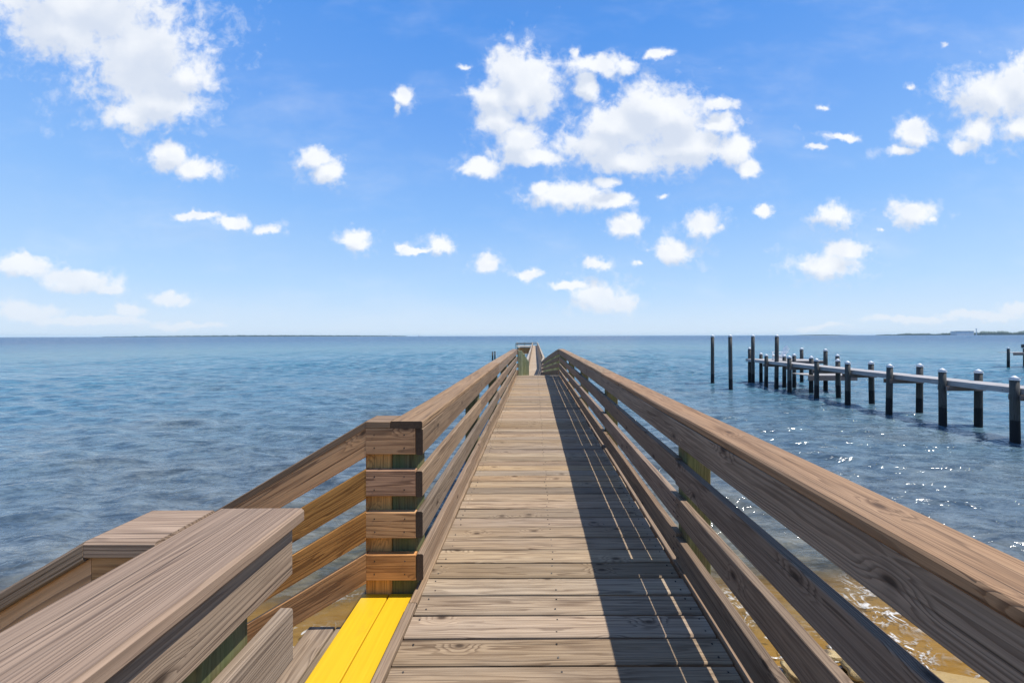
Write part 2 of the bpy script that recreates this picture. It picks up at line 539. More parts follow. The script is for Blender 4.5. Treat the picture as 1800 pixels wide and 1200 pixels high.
def grid_mesh(name, X, Y, Z, mat, attrs=None, smooth=True):
    nr, nc = X.shape
    me = bpy.data.meshes.new(name)
    co = np.stack([X, Y, Z], -1).reshape(-1, 3).astype(np.float32)
    idx = np.arange(nr * nc).reshape(nr, nc)
    q = np.stack([idx[:-1, :-1], idx[:-1, 1:], idx[1:, 1:], idx[1:, :-1]], -1).reshape(-1, 4)
    me.vertices.add(len(co))
    me.vertices.foreach_set('co', co.ravel())
    me.loops.add(q.size)
    me.loops.foreach_set('vertex_index', q.ravel().astype(np.int32))
    me.polygons.add(len(q))
    me.polygons.foreach_set('loop_start', (np.arange(len(q)) * 4).astype(np.int32))
    me.polygons.foreach_set('use_smooth', np.ones(len(q), dtype=bool) if smooth else np.zeros(len(q), dtype=bool))
    for k, a in (attrs or {}).items():
        at = me.attributes.new(k, 'FLOAT', 'POINT')
        at.data.foreach_set('value', a.reshape(-1).astype(np.float32))
    me.materials.append(mat)
    me.update(calc_edges=True)
    me.validate()
    ob = bpy.data.objects.new(name, me)
    COL.objects.link(ob)
    return ob


# sand material
mt, T, b, o = new_mat('wet_golden_sand')
geo = T.n('ShaderNodeNewGeometry')
ps = geo.outputs['Position']
n1 = T.noise(ps, 1.1, 5, 0.6)
n2 = T.noise(ps, 40.0, 4, 0.7)
n3 = T.noise(T.vmath('MULTIPLY', ps, (1.0, 3.0, 1.0)), 3.5, 4, 0.6)
col = T.mix(T.smooth(n1, 0.35, 0.65), (0.33, 0.215, 0.065), (0.37, 0.265, 0.11))
col = T.mix(T.math('MULTIPLY', T.smooth(n3, 0.5, 0.7), 0.5), col, (0.20, 0.12, 0.035))
col = T.mix(T.mapr(n2, 0.3, 0.7, 0, 0.2), col, (0.2, 0.13, 0.06))
T.l(col, b.inputs['Base Color'])
b.inputs['Roughness'].default_value = 0.55
bp = T.n('ShaderNodeBump')
bp.inputs['Strength'].default_value = 0.5
bp.inputs['Distance'].default_value = 0.03
T.l(T.math('ADD', n3, T.math('MULTIPLY', n2, 0.15)), bp.inputs['Height'])
T.l(bp.outputs[0], b.inputs['Normal'])
M['sand'] = mt

xs = np.concatenate([np.linspace(-400, -14, 30), np.linspace(-13, 13, 150), np.linspace(14, 400, 30)])
ys = np.concatenate([np.linspace(-200, -9, 16), np.linspace(-8, 20, 180), np.linspace(21, 150, 30)])
GX, GY = np.meshgrid(xs, ys)
sand = grid_mesh('sand', GX, GY, bed(GX, GY), M['sand'])
tag(sand, 'golden wet sand of the beach running into shallow water', None, None, 'structure')

# water material
mt, T, b, o = new_mat('sea_water')
geo = T.n('ShaderNodeNewGeometry')
ps = geo.outputs['Position']
dep = T.n('ShaderNodeAttribute', attribute_name='depth').outputs['Fac']
rad = T.n('ShaderNodeAttribute', attribute_name='dist').outputs['Fac']
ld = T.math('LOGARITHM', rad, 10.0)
# base colour by distance: sandy, teal, then the dark horizon reflection band painted in
water_tone = T.ramp(T.mapr(ld, 0.6, 3.4, 0, 1), [(0.0, (0.15, 0.11, 0.042)), (0.07, (0.12, 0.105, 0.062)), (0.17, (0.082, 0.11, 0.130)),
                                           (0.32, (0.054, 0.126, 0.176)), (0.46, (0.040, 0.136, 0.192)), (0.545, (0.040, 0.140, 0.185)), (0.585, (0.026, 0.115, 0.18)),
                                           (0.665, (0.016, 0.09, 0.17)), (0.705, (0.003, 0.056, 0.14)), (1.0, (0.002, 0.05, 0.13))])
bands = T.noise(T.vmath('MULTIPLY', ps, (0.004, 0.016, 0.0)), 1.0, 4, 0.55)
water_tone = T.mix(T.math('MULTIPLY', T.smooth(bands, 0.5, 0.7), 0.45), water_tone, (0.015, 0.085, 0.17))
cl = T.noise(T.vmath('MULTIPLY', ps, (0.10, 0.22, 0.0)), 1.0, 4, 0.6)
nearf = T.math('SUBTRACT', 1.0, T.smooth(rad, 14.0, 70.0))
water_tone = T.mix(T.math('MULTIPLY', T.math('MULTIPLY', T.smooth(cl, 0.46, 0.70), 0.38), nearf), water_tone, (0.125, 0.125, 0.108))
chop_shade = T.noise(T.vmath('MULTIPLY', ps, (1.1, 2.6, 0.0)), 1.0, 7, 0.72, 0.3)
water_tone = T.mix(T.smooth(chop_shade, 0.36, 0.64), T.mix(1.0, water_tone, (0.52, 0.58, 0.66), 'MULTIPLY'), T.mix(1.0, water_tone, (1.50, 1.42, 1.36), 'MULTIPLY'))  # light and dark wave faces painted into the colour
chop_shade2 = T.noise(T.vmath('MULTIPLY', ps, (0.16, 0.40, 0.0)), 1.0, 7, 0.7, 0.3)
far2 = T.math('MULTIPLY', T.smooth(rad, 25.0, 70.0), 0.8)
water_tone = T.mix(far2, water_tone, T.mix(T.smooth(chop_shade2, 0.34, 0.66), T.mix(1.0, water_tone, (0.60, 0.70, 0.80), 'MULTIPLY'), T.mix(1.0, water_tone, (1.40, 1.28, 1.18), 'MULTIPLY')))  # broader wave shading painted in for the distant water
# foam: along the wash and as a few small whitecaps
fo1 = T.noise(ps, 2.3, 6, 0.7, 0.6)
fo2 = T.noise(ps, 11.0, 6, 0.75, 0.4)
wash = T.math('MULTIPLY', T.smooth(dep, -0.02, 0.0), T.math('SUBTRACT', 1.0, T.smooth(dep, 0.03, 0.14)))
wash = T.math('MULTIPLY', wash, T.smooth(T.noise(ps, 0.55, 2), 0.46, 0.56))
lace = T.math('ABSOLUTE', T.math('SUBTRACT', T.noise(ps, 3.6, 3, 0.55, 0.8), 0.5))
lc = T.math('SUBTRACT', 1.0, T.smooth(lace, 0.012, 0.05))
lc = T.math('MULTIPLY', lc, T.smooth(fo2, 0.36, 0.56))
dense = T.smooth(T.math('ADD', T.math('MULTIPLY', fo1, 0.6), T.math('MULTIPLY', fo2, 0.5)), 0.60, 0.70)
foam = T.math('MULTIPLY', wash, T.math('MAXIMUM', lc, dense))
hw = T.n('ShaderNodeAttribute', attribute_name='crest').outputs['Fac']
wc = T.math('MULTIPLY', T.smooth(hw, 0.55, 0.8), T.smooth(T.noise(T.vmath('MULTIPLY', ps, (0.35, 0.6, 0)), 1.0, 3, 0.6), 0.58, 0.68))
wc = T.math('MULTIPLY', wc, T.smooth(fo2, 0.42, 0.6))
foam = T.math('MAXIMUM', foam, T.math('MULTIPLY', wc, 0.8))
colw = T.mix(foam, water_tone, (0.75, 0.75, 0.72))
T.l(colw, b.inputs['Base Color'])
T.l(T.math('MAXIMUM', T.mapr(ld, 0.7, 3.0, 0.05, 0.2), T.math('MULTIPLY', foam, 0.6)), b.inputs['Roughness'])
b.inputs['IOR'].default_value = 1.33
T.l(T.mapr(ld, 1.4, 2.4, 0.42, 0.06), b.inputs['Specular IOR Level'])
# ripples
def ridge(vec, det, dist):
    n_ = T.noise(vec, 1.0, det, 0.55, dist)
    return T.math('SUBTRACT', 1.0, T.math('MULTIPLY', T.math('ABSOLUTE', T.math('SUBTRACT', n_, 0.5)), 3.2))
r1 = ridge(T.vmath('MULTIPLY', ps, (0.9, 2.0, 0.0)), 3, 0.35)
r2 = ridge(T.vmath('MULTIPLY', ps, (2.8, 5.5, 0.0)), 3, 0.3)
r4 = T.noise(T.vmath('MULTIPLY', ps, (9.0, 16.0, 0.0)), 1.0, 3, 0.6)
r3 = ridge(T.vmath('MULTIPLY', ps, (0.16, 0.42, 0.0)), 5, 0.3)
farf = T.smooth(rad, 20.0, 160.0)
hgt = T.math('ADD', T.math('MULTIPLY', r1, 0.066), T.math('MULTIPLY', r2, 0.015))
hgt = T.math('ADD', hgt, T.math('MULTIPLY', r4, 0.005))
hgt = T.math('MULTIPLY', hgt, T.mapr(dep, 0.0, 0.35, 0.35, 1.0))
hgt = T.math('ADD', hgt, T.math('MULTIPLY', T.math('MULTIPLY', r3, farf), 0.5))
bp = T.n('ShaderNodeBump')
bp.inputs['Strength'].default_value = 1.0
bp.inputs['Distance'].default_value = 1.0
T.l(hgt, bp.inputs['Height'])
T.l(bp.outputs[0], b.inputs['Normal'])
# shallow water lets the sand show
tr = T.n('ShaderNodeBsdfTransparent')
tr.inputs[0].default_value = (0.93, 0.84, 0.62, 1)
mixs = T.n('ShaderNodeMixShader')
clear = T.math('MULTIPLY', T.math('SUBTRACT', 1.0, T.smooth(dep, 0.01, 0.25)), 0.92)
clear = T.math('MULTIPLY', clear, T.math('SUBTRACT', 1.0, foam))
fres = T.n('ShaderNodeFresnel')
fres.inputs[0].default_value = 1.33
T.l(bp.outputs[0], fres.inputs['Normal'])
clear = T.math('MULTIPLY', clear, T.math('SUBTRACT', 1.0, fres.outputs[0]))
T.l(clear, mixs.inputs[0])
T.l(b.outputs[0], mixs.inputs[1])
T.l(tr.outputs[0], mixs.inputs[2])
T.l(mixs.outputs[0], o.inputs[0])
M['water'] = mt

rr = [3.0]
while rr[-1] < 420:
    rr.append(rr[-1] * 1.0062)
rr = np.array(rr + list(np.geomspace(450, 30000, 34)))
aa = np.radians(np.concatenate([np.linspace(-88, -60, 60), np.linspace(-59.8, 57, 900), np.linspace(57.3, 88, 60)]))
RR, AA = np.meshgrid(rr, aa, indexing='ij')
WX, WY = RR * np.sin(AA), RR * np.cos(AA)
hh = np.zeros_like(WX)
cell = RR * 0.0062
for i in range(72):
    lam = 0.24 * (13.0 ** rng.random())          # 0.42 .. 3.8 m
    th = math.radians(rng.normal(10, 20))       # travel direction, mostly towards the beach
    k = 2 * math.pi / lam
    amp = 0.0085 * lam ** 0.95
    fade = np.clip((lam / cell - 2.5) / 3.0, 0, 1)
    hh += amp * fade * np.sin(k * (WX * math.sin(th) + WY * math.cos(th)) + rng.random() * 6.28)
sg = hh[RR < 40].std()
hn = hh / max(sg, 1e-6)
hn = np.tanh(hn / 1.9) * 1.9
gust = 0.75 + 0.3 * np.sin(WX * 0.11 + WY * 0.07 + 1) * np.sin(WY * 0.13 - WX * 0.05)
hh = (hn + 0.22 * (hn * hn - 1)) * sg * gust
dpt = WZ - bed(WX, WY)
damp = np.clip(dpt / 0.35 + 0.15, 0.12, 1.0)
hh = hh * damp
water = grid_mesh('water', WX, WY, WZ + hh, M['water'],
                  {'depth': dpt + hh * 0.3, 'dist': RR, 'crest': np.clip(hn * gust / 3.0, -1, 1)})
tag(water, 'rippled blue green bay water reaching to the horizon', None, None, 'structure')

# ------------------------------------------------------------------ the pier
pier = empty('pier', (0, 0, 0), 'long weathered wooden walkway pier with railings and a yellow topped side stair', 'pier')
DX0, DX1 = -0.60, 0.828
YE = 13.5                                        # where the upper deck ends and the ramp begins
CAPZ, CAPT = 0.914, 0.038
RZ = [0.737, 0.513, 0.288, 0.062]                # rail bottoms
RW, RT = 0.14, 0.037
UP = (0, 0, 1)

mb = MB()
y = 1.6355 - 0.148 * 22
while y < YE - 0.05:
    j = random.uniform(-0.006, 0.006)
    yc = y + 0.074
    mb.board((DX0 + random.uniform(-.004, .004), yc, -0.019 + random.uniform(-.0015, .0015)),
             (DX1 + random.uniform(-.012, .004), yc + random.uniform(-.003, .003), -0.019 + random.uniform(-.0015, .0015)),
             0.1365 + random.uniform(-.003, .002), 0.038, (0, 1, 0), 0.005, 0.001, 6)
    for sx in (-0.55, 0.10, 0.78):
        for dy in (-0.038, 0.038):
            if random.random() < .9:
                x_ = sx + random.uniform(-.012, .012)
                mb.mi = 1
                mb.cyl((x_, yc + dy + random.uniform(-.008, .008), -0.006), (x_ + .001, yc + dy, 0.0022), 0.0042, n=8, seg=1)
                mb.mi = 0
    y += 0.148
deck = mb.build('deck', [M['deck'], M['screw']], pier)

# ramp and lower walkway
mb = MB()
LZ, YR = -1.25, 26.0
def ramp_edges(Y):
    t = min(1, max(0, (Y - YE) / (YR - YE)))
    return (-0.60 + 0.11 * t, 0.828 - 0.388 * t ** 0.75, LZ * t)
y = YE
while y < 105:
    a0, a1, z0 = ramp_edges(y + .07)
    mb.board((a0, y + .07, z0 - .019), (a1 + (.22 if y > YR else 0), y + .07, z0 - .019), 0.1395, 0.038, (0, 1, 0), 0.004, 0.0005, 2)
    y += 0.148
mb.build('lower_walkway', M['palewalk'], pier)

# kerbs
mb = MB()
y = -1.6
while y < YE:
    y2 = min(y + random.choice((3.6, 4.8)), YE)
    mb.board((-0.627, y + .002, -0.06), (-0.627, y2 - .002, -0.06), 0.15, 0.043, UP, 0.004, 0.002)
    y = y2
mb.build('kerb', M['cap'], pier)
mb = MB()
y = -1.6
cuts = [2.36, 7.4, YE]
for y2 in cuts:
    mb.board((0.858, y + .002, -0.062), (0.858, y2 - .002, -0.062), 0.152, 0.044, UP, 0.004, 0.002)
    y = y2
mb.build('kerb', M['cap'], pier)

# beams beneath the deck
for x in (-0.50, 0.115, 0.73):
    mb = MB()
    mb.box((x - .02, -1.6, -0.28), (x + .02, YE, -0.041))
    mb.build('joist', M['rail'], deck)


def run(mb, x, t_, zc, cuts, jit=0.006):
    for a, c_ in zip(cuts[:-1], cuts[1:]):
        dz = random.uniform(-jit, jit)
        mb.board((x, a + .0015, zc + dz), (x, c_ - .0015, zc + dz * .3), RW, t_, UP, 0.006, 0.002)


def post(x0, x1, y0, y1, ztop, mat, parent, zbot=None):
    mb = MB()
    zb = (float(bed(np.array(x0), np.array(y0))) - 0.4) if zbot is None else zbot
    mb.board(((x0 + x1) / 2, (y0 + y1) / 2, zb), ((x0 + x1) / 2, (y0 + y1) / 2, ztop), x1 - x0, y1 - y0, (1, 0, 0), 0.006, 0.001, 10)
    return mb.build('post', mat, parent, ((x0 + x1) / 2, (y0 + y1) / 2, 0))


# right hand railing
mb = MB()
cc = [-1.6, 4.86, 10.0, YE + .08]
for a, c_ in zip(cc[:-1], cc[1:]):
    mb.board((0.904, a + .001, CAPZ - .019 + random.uniform(-.002, .002)), (0.904, c_ - .001, CAPZ - .019), 0.172, CAPT, (1, 0, 0), 0.007, 0.0025)
hr = mb.build('handrail', M['cap'], pier)
hr['label'] = 'continuous long railing on the sunny open water side'
rcuts = [([-1.6, 4.86, 10.0, YE], [0, -.003, .002]), ([-1.6, 2.30, 7.4, 12.5, YE], [-.011, 0, .004, 0]),
         ([-1.6, 2.30, 7.4, YE], [.004, 0, -.002]), ([-1.6, 2.30, 4.9, 10.0, YE], [-.008, .010, .004, .004])]
for zb, (cu, dz) in zip(RZ, rcuts):
    mb = MB()
    for a, c_, d_ in zip(cu[:-1], cu[1:], dz):
        mb.mi = 0
        for yq in (-0.23, 2.265, 2.335, 4.80, 7.36, 9.97, 12.37):
            if a < yq < c_:
                mb.mi = 1
                for zz in (.035, .105):
                    mb.cyl((0.830, yq, zb + zz + d_), (0.8212, yq, zb + zz + d_), 0.0045, n=8, seg=1)
        mb.mi = 0
        mb.board((0.8425, a + .0015, zb + RW / 2 + d_), (0.8425, c_ - .0015, zb + RW / 2 + d_), RW, 0.040, UP, 0.003, 0.0015)
    mb.build('rail', [M['rail'], M['screw']], hr)
for yp in (-0.3, 2.23, 4.73, 7.3, 9.9, 12.3):
    post(0.864, 1.0, yp, yp + .14, 0.874, M['post'], hr)
post(0.864, 1.0, YE - .14, YE, 0.874, M['post'], hr)

# left hand railing beyond the stair
mb = MB()
mb.endmi = 1
cc = [2.098, 6.6, 11.2, YE + .08]
for a, c_ in zip(cc[:-1], cc[1:]):
    mb.board((-0.688, a + .001, CAPZ - .019 + random.uniform(-.002, .002)), (-0.688, c_ - .001, CAPZ - .019), 0.172, CAPT, (1, 0, 0), 0.006, 0.002)
hl = mb.build('handrail', [M['cap'], M['end']], pier)
hl['label'] = 'railing running from the stair corner to the ramp'
lcuts = [[2.1, 6.6, 11.2, YE], [2.1, 4.4, 8.9, YE], [2.1, 6.6, 11.2, YE], [2.1, 4.4, 8.9, YE]]
for zb, cu in zip(RZ, lcuts):
    mb = MB()
    mb.endmi = 1
    run(mb, -0.6205, RT, zb + RW / 2, cu, 0.004)
    mb.build('rail', [M['rail'], M['end']], hl)
post(-0.781, -0.641, 2.142, 2.282, 0.874, M['post'], hl)
for yp in (4.4, 6.6, 8.9, 11.2):
    post(-0.781, -0.641, yp, yp + .14, 0.874, M['post'], hl)
post(-0.781, -0.641, YE - .14, YE, 0.874, M['post'], hl)

# left hand railing on the near side of the stair
mb = MB()
mb.board((-0.705, -1.6, CAPZ - .019), (-0.727, 1.045, CAPZ - .019), 0.226, CAPT, (1, 0, 0), 0.007, 0.002)
hn_ = mb.build('handrail', M['cap'], pier)
hn_['label'] = 'short wide topped railing in front of the stair opening'
for zb in RZ:
    mb = MB()
    mb.board((-0.650, -1.6, zb + RW / 2), (-0.662, 1.038, zb + RW / 2), RW, RT, UP, 0.005, 0.002)
    mb.build('rail', M['rail'], hn_)
post(-0.825, -0.685, 0.80, 0.94, 0.874, M['post'], hn_)
post(-0.815, -0.675, -1.4, -1.26, 0.874, M['post'], hn_)

# the stair: treads run along the pier, the flight drops away to the left
RISE, RUN = 0.172, 0.29
X0 = -0.650
N = 13
mb = MB()
for kk in range(1, N):
    zt = -0.032 - RISE * kk
    xr = X0 - RUN * kk
    for q in range(2):
        xc = xr - 0.0705 - q * 0.146
        mb.board((xc, 1.03, zt - .019), (xc, 2.128, zt - .019), 0.140, 0.038, (1, 0, 0), 0.004, 0.001)
st = mb.build('staircase', M['deck'], pier)
st['label'] = 'side stair of grey treads going down to the beach'
for q in range(2):
    mb = MB()
    xc = X0 - 0.0705 - q * 0.149
    mb.board((xc, 0.60, -0.032 - .019), (xc, 2.136, -0.032 - .019), 0.1405, 0.038, (1, 0, 0), 0.004, 0.001)
    yt = mb.build('tread', M['yellow'], st)
    yt['label'] = 'bright yellow painted top tread board'
for ys_ in (1.14, 1.98):
    mb = MB()
    a_ = Vector((X0 - 0.05, ys_, -0.20))
    e_ = a_ + Vector((-RUN * (N - 1), 0, -RISE * (N - 1)))
    mb.board(a_, e_, 0.16, 0.04, UP)
    for kk in range(1, N):
        mb.box((X0 - RUN * kk - .25, ys_ - .019, -0.12 - RISE * kk - .10), (X0 - RUN * kk - .03, ys_ + .019, -0.072 - RISE * kk))
    mb.build('stringer', M['rail'], st)

SL = RISE / RUN
def stair_rail(yf, sgn, xin, xcorner, parent_label, warm):
    """yf: y of the face toward the stair opening side; sgn: which way thickness goes"""
    ycen = yf + sgn * RT / 2
    yc2 = yf + sgn * 0.08
    mb = MB()
    # level piece over the corner, then the sloping cap with a plumb cut
    mb.board((-0.776 if warm else xin, yc2, CAPZ - .0195), (xcorner, yc2, CAPZ - .0195), 0.165, CAPT, (0, 1, 0), 0.005, 0.0, 3)
    slope_d = Vector((-1, 0, -SL)).normalized()
    Lr = 3.4
    p_ = Vector((xcorner - .001, yc2, CAPZ - .019 - 0.003))
    mb.board(p_, p_ + slope_d * Lr, 0.165, CAPT, (0, 1, 0), 0.005, 0.001, None, None, ((1, 0, 0), None))
    cp = mb.build('handrail', M['cap'], pier)
    cp['label'] = parent_label
    for zb in RZ:
        mb = MB()
        mb.board((xin if warm else xin - .0, ycen, zb + RW / 2), (xcorner, ycen, zb + RW / 2), RW, RT, UP, 0.004, 0.0, 3)
        q_ = Vector((xcorner - .001, ycen, zb + RW / 2 - .004))
        mb.board(q_, q_ + slope_d * Lr, RW * 0.98, RT, UP, 0.004, 0.001, None, None, ((1, 0, 0), None))
        mb.mi = 1
        if warm:
            for xx in (-0.70, -0.86):
                for zz in (.035, .105):
                    mb.cyl((xx + random.uniform(-.01, .01), 2.11, zb + zz), (xx, 2.0992, zb + zz), 0.0042, n=8, seg=1)
        mb.build('rail', [M['warm'], M['screw']], cp)
        if not warm:
            yo = 0.886 + RT / 2 + .003
            mb = MB()
            mb.board((xin, yo, zb + RW / 2), (xcorner, yo, zb + RW / 2), RW, RT, UP, 0.004, 0.0, 3)
            q_ = Vector((xcorner - .001, yo, zb + RW / 2 - .004))
            mb.board(q_, q_ + slope_d * Lr, RW * 0.98, RT, UP, 0.004, 0.001, None, None, ((1, 0, 0), None))
            mb.build('rail', M['warm'], cp)
    return cp

far = stair_rail(2.10, 1, -0.641, -0.905, 'brown railing descending on the far side of the stair', True)
post(-0.925, -0.7825, 2.14, 2.28, 0.873, M['brownpost'], far)
post(-2.60, -2.46, 2.142, 2.282, -0.10, M['post'], far)
post(-3.95, -3.81, 2.142, 2.282, -0.92, M['post'], far)
near = stair_rail(1.035, -1, -0.846, -1.005, 'railing descending on the near side of the stair', False)
post(-0.985, -0.845, 0.929, 0.995, 0.873, M['post'], near)
post(-2.60, -2.46, 0.929, 0.995, -0.10, M['post'], near)

# ramp and lower walkway railings
def far_rail(side, label):
    mb = MB()
    ysamp = [YE + .09, 17.5, 21.5, YR] + [YR + 5.27 * i for i in range(1, 16)]
    def pt(Y, z):
        a0, a1, z0 = ramp_edges(Y)
        x = (a0 - 0.05) if side < 0 else (a1 + 0.05 + (.22 if Y > YR + .1 else 0))
        return Vector((x, Y, z0 + z))
    for a, c_ in zip(ysamp[:-1], ysamp[1:]):
        mb.board(pt(a, .895), pt(c_, .895), 0.15, CAPT, (1, 0, 0), 0.004, 0.0, 2)
    cp = mb.build('handrail', M['drywood'], pier)
    cp['label'] = label
    for zb in RZ:
        mb = MB()
        for a, c_ in zip(ysamp[:-1], ysamp[1:]):
            off = Vector((0.05 * -side, 0, 0))
            mb.board(pt(a, zb + .07) + off, pt(c_, zb + .07) + off, RW, 0.03, UP, 0.003, 0.0, 2)
        mb.build('rail', M['rail'], cp)
    mb = MB()
    for a, c_ in zip(ysamp[:-1], ysamp[1:]):
        mb.board(pt(a, .03) + Vector((side * -.01 - (.22 if side > 0 and a > YR + .1 else 0), 0, 0)), pt(c_, .03) + Vector((side * -.01 - (.22 if side > 0 and c_ > YR + .1 else 0), 0, 0)), .07, .06, UP, 0.003, 0.0, 2)
    mb.build('kerb', M['drywood'], cp)
    for i, Y in enumerate([13.75, 14.7, 15.7, 16.8, 18.0, 19.3, 20.8, 22.4, 24.2] + [YR + 2.6 * j for j in range(1, 30)]):
        p_ = pt(Y, 0)
        xx = p_.x + side * (0.05 if Y > YR or side > 0 else -0.135)
        mb = MB()
        mb.board((xx, Y, -4.5), (xx, Y, p_.z + .872), 0.13, 0.13, (1, 0, 0), 0.004, 0, 3)
        mb.build('post', M['ramppost'] if Y < YR else M['post'], cp, (xx, Y, 0))
far_rail(-1, 'pale topped railing of the ramp and far walkway beside the platforms')
far_rail(1, 'railing of the ramp and far walkway on the open side')

# side platform and pier head
def platform(name, x0, x1, y0, y1, label, railz):
    mb = MB()
    yq = y0
    while yq < y1 - .05:
        mb.board((x0, yq + .07, LZ - .019), (x1, yq + .07, LZ - .019), .1395, .038, (0, 1, 0), .004, 0, 2)
        yq += .148
    pl = mb.build(name, M['palewalk'], pier)
    pl['label'] = label
    def side_rail(p0, p1):
        for zb in (RZ if railz else RZ[1:2]):
            mb = MB()
            mb.board(Vector(p0) + Vector((0, 0, LZ + zb + .07)), Vector(p1) + Vector((0, 0, LZ + zb + .07)), RW, .037, UP, .004, 0, 2)
            mb.build('rail', M['warm'] if railz else M['rail'], pl)
        mb = MB()
        mb.board(Vector(p0) + Vector((0, 0, LZ + .895)), Vector(p1) + Vector((0, 0, LZ + .895)), .16, .038, (0, 1, 0) if abs(p0[1] - p1[1]) < .1 else (1, 0, 0), .004, 0, 2)
        mb.build('cap_rail', M['drywood'], pl)
    side_rail((x0, y0, 0), (x1, y0, 0))
    side_rail((x0, y0 + .1, 0), (x0, y1, 0))
    side_rail((x0, y1, 0), (x1, y1, 0))
    for (px, py) in ((x0, y0 + .1), (x0, y1 - .1), (x1, y0 + .1), (x1, y1 - .1), ((x0 + x1) / 2, y1 - .1)):
        mb = MB()
        mb.board((px - .09, py, -4.5), (px - .09, py, LZ + .87), .14, .14, (1, 0, 0), .004, 0, 2)
        mb.build('post', M['post'], pl, (px, py, 0))
    return pl
platform('side_platform', -2.35, -0.62, 57, 60, 'small railed bay off the far walkway', True)
platform('pier_head', -4.6, -0.62, 97.5, 105, 'railed platform at the end of the pier', False)
mb = MB()
mb.board((-0.6, 105.1, LZ + .80), (0.6, 105.1, LZ + .80), .14, .04, UP, .004, 0, 2)
mb.board((-0.6, 105.1, LZ + .45), (0.6, 105.1, LZ + .45), .14, .04, UP, .004, 0, 2)
mb.build('end_rail', M['rail'], pier)


# ------------------------------------------------------------------ pilings and neighbouring docks
def pile_mesh(h, r=0.15, name='piling', parent=None, loc=(0, 0, 0)):
    mb = MB()
    mb.cyl((0, 0, -1.6), (0, 0, h), r * 1.05, r * 0.95, 16, True, None, 6, 0.02)
    ob = mb.build(name, M['pile'], None, None, True)
    if parent is None:
        ob.location = loc
    else:
        ob.parent = parent
        ob.location = Vector(loc) - parent.location
    mb = MB()
    mb.cyl((0, 0, h - .03), (0, 0, h + .03), r * 1.08, r * 1.08, 16, False, None, 1)
    mb.cyl((0, 0, h + .03), (0, 0, h + .13), r * 1.08, 0.02, 16, True, None, 2)
    cp_ = mb.build('piling_cap', M['white'], None, None, True)
    cp_.parent = ob
    return ob


def dup(ob, parent, loc):
    c = copy_tree(ob, None)
    if parent is not None:
        c.parent = parent
        c.location = Vector(loc) - parent.location
    else:
        c.parent = None
        c.location = loc
    return c


DT = -0.48                                        # dock top
dock = empty('dock', (16.6, 10, WZ), 'long low grey dock on dark white capped pilings running out beside the pier', 'dock')
mb = MB()
yq = 2.0
while yq < 31.2:
    mb.board((16.78, yq + .07, DT - .019), (17.76, yq + .07, DT - .019), .1395, .038, (0, 1, 0), .003, 0, 2)
    yq += .146
mb.build('walkway', M['dock'], dock)
for xb in (16.755, 17.785):
    mb = MB()
    yb = 2.0
    while yb < 31:
        y2 = min(yb + 4.86, 31.2)
        mb.board((xb, yb, DT - .105), (xb, y2 - .004, DT - .105), .205, .045, UP, .004, .001)
        yb = y2
    mb.build('fascia_board', M['dock'], dock)
p0 = None
for Y in (3.9, 6.3, 8.7, 11.1, 13.5, 15.9, 18.4, 20.9, 23.2, 25.6, 28.2):
    for X in (16.58, 17.96):
        yj = Y + random.uniform(-.12, .12)
        if p0 is None:
            p0 = pile_mesh(2.2, 0.128, 'piling', dock, (X, yj, WZ))
        else:
            q_ = dup(p0, dock, (X + random.uniform(-.04, .04), yj, WZ + random.uniform(-.06, .05)))
            q_.rotation_euler = (random.uniform(-.012, .012), random.uniform(-.012, .012), random.uniform(0, 6))
    mb = MB()
    for oy in (-.16, .16):
        mb.box((16.5, Y + oy - .025, DT - .40), (18.06, Y + oy + .025, DT - .212))
    mb.build('cross_beam', M['fascia'], dock)
for (X, Y, dz) in ((17.02, 31.1, .42), (20.8, 30.6, .40), (19.7, 26.6, .45), (21.2, 27.5, .03), (18.5, 28.0, .05), (17.8, 30.9, .0)):
    dup(p0, dock, (X, Y, WZ + dz))
mb = MB()
yq = 28.3
while yq < 30.9:
    mb.board((17.81, yq + .07, DT - .019), (20.95, yq + .07, DT - .019), .1395, .038, (0, 1, 0), .003, 0, 2)
    yq += .146
hp = mb.build('end_platform', M['dock'], dock)
mb = MB()
mb.box((17.81, 28.25, DT - .22), (20.95, 28.295, DT - .002))
mb.build('fascia_board', M['fascia'], hp)
mb = MB()
yq = 25.3
while yq < 26.9:
    mb.board((17.6, yq + .07, -1.24), (20.75, yq + .07, -1.24), .1395, .038, (0, 1, 0), .003, 0, 2)
    yq += .146
lp = mb.build('lower_landing', M['dock'], dock)
mb = MB()
mb.box((17.6, 25.24, -1.56), (20.75, 25.285, -1.235))
mb.build('fascia_board', M['fascia'], lp)

for i, (X, Y, lab) in enumerate(((13.58, 30.0, 'tall mooring piling with white cap, farthest from the grey dock on the seaward row'),
                            (13.42, 26.9, 'tall mooring piling with white cap, farthest from the grey dock on the nearer row'),
                            (16.72, 30.1, 'tall mooring piling with white cap beside the outer end of the grey dock'),
                            (16.86, 27.4, 'tall mooring piling with white cap against the dock just left of the white chair'))):
    q_ = pile_mesh(3.62, 0.13, 'mooring_piling', None, (X, Y, WZ)) if i == 0 else dup(mp, None, (X, Y, WZ))
    if i == 0:
        mp = q_
    else:
        q_.rotation_euler = (random.uniform(-.008, .008), random.uniform(-.008, .008), random.uniform(0, 6))
    tag(q_, lab, 'piling', 'tall mooring pilings at the boat slip')

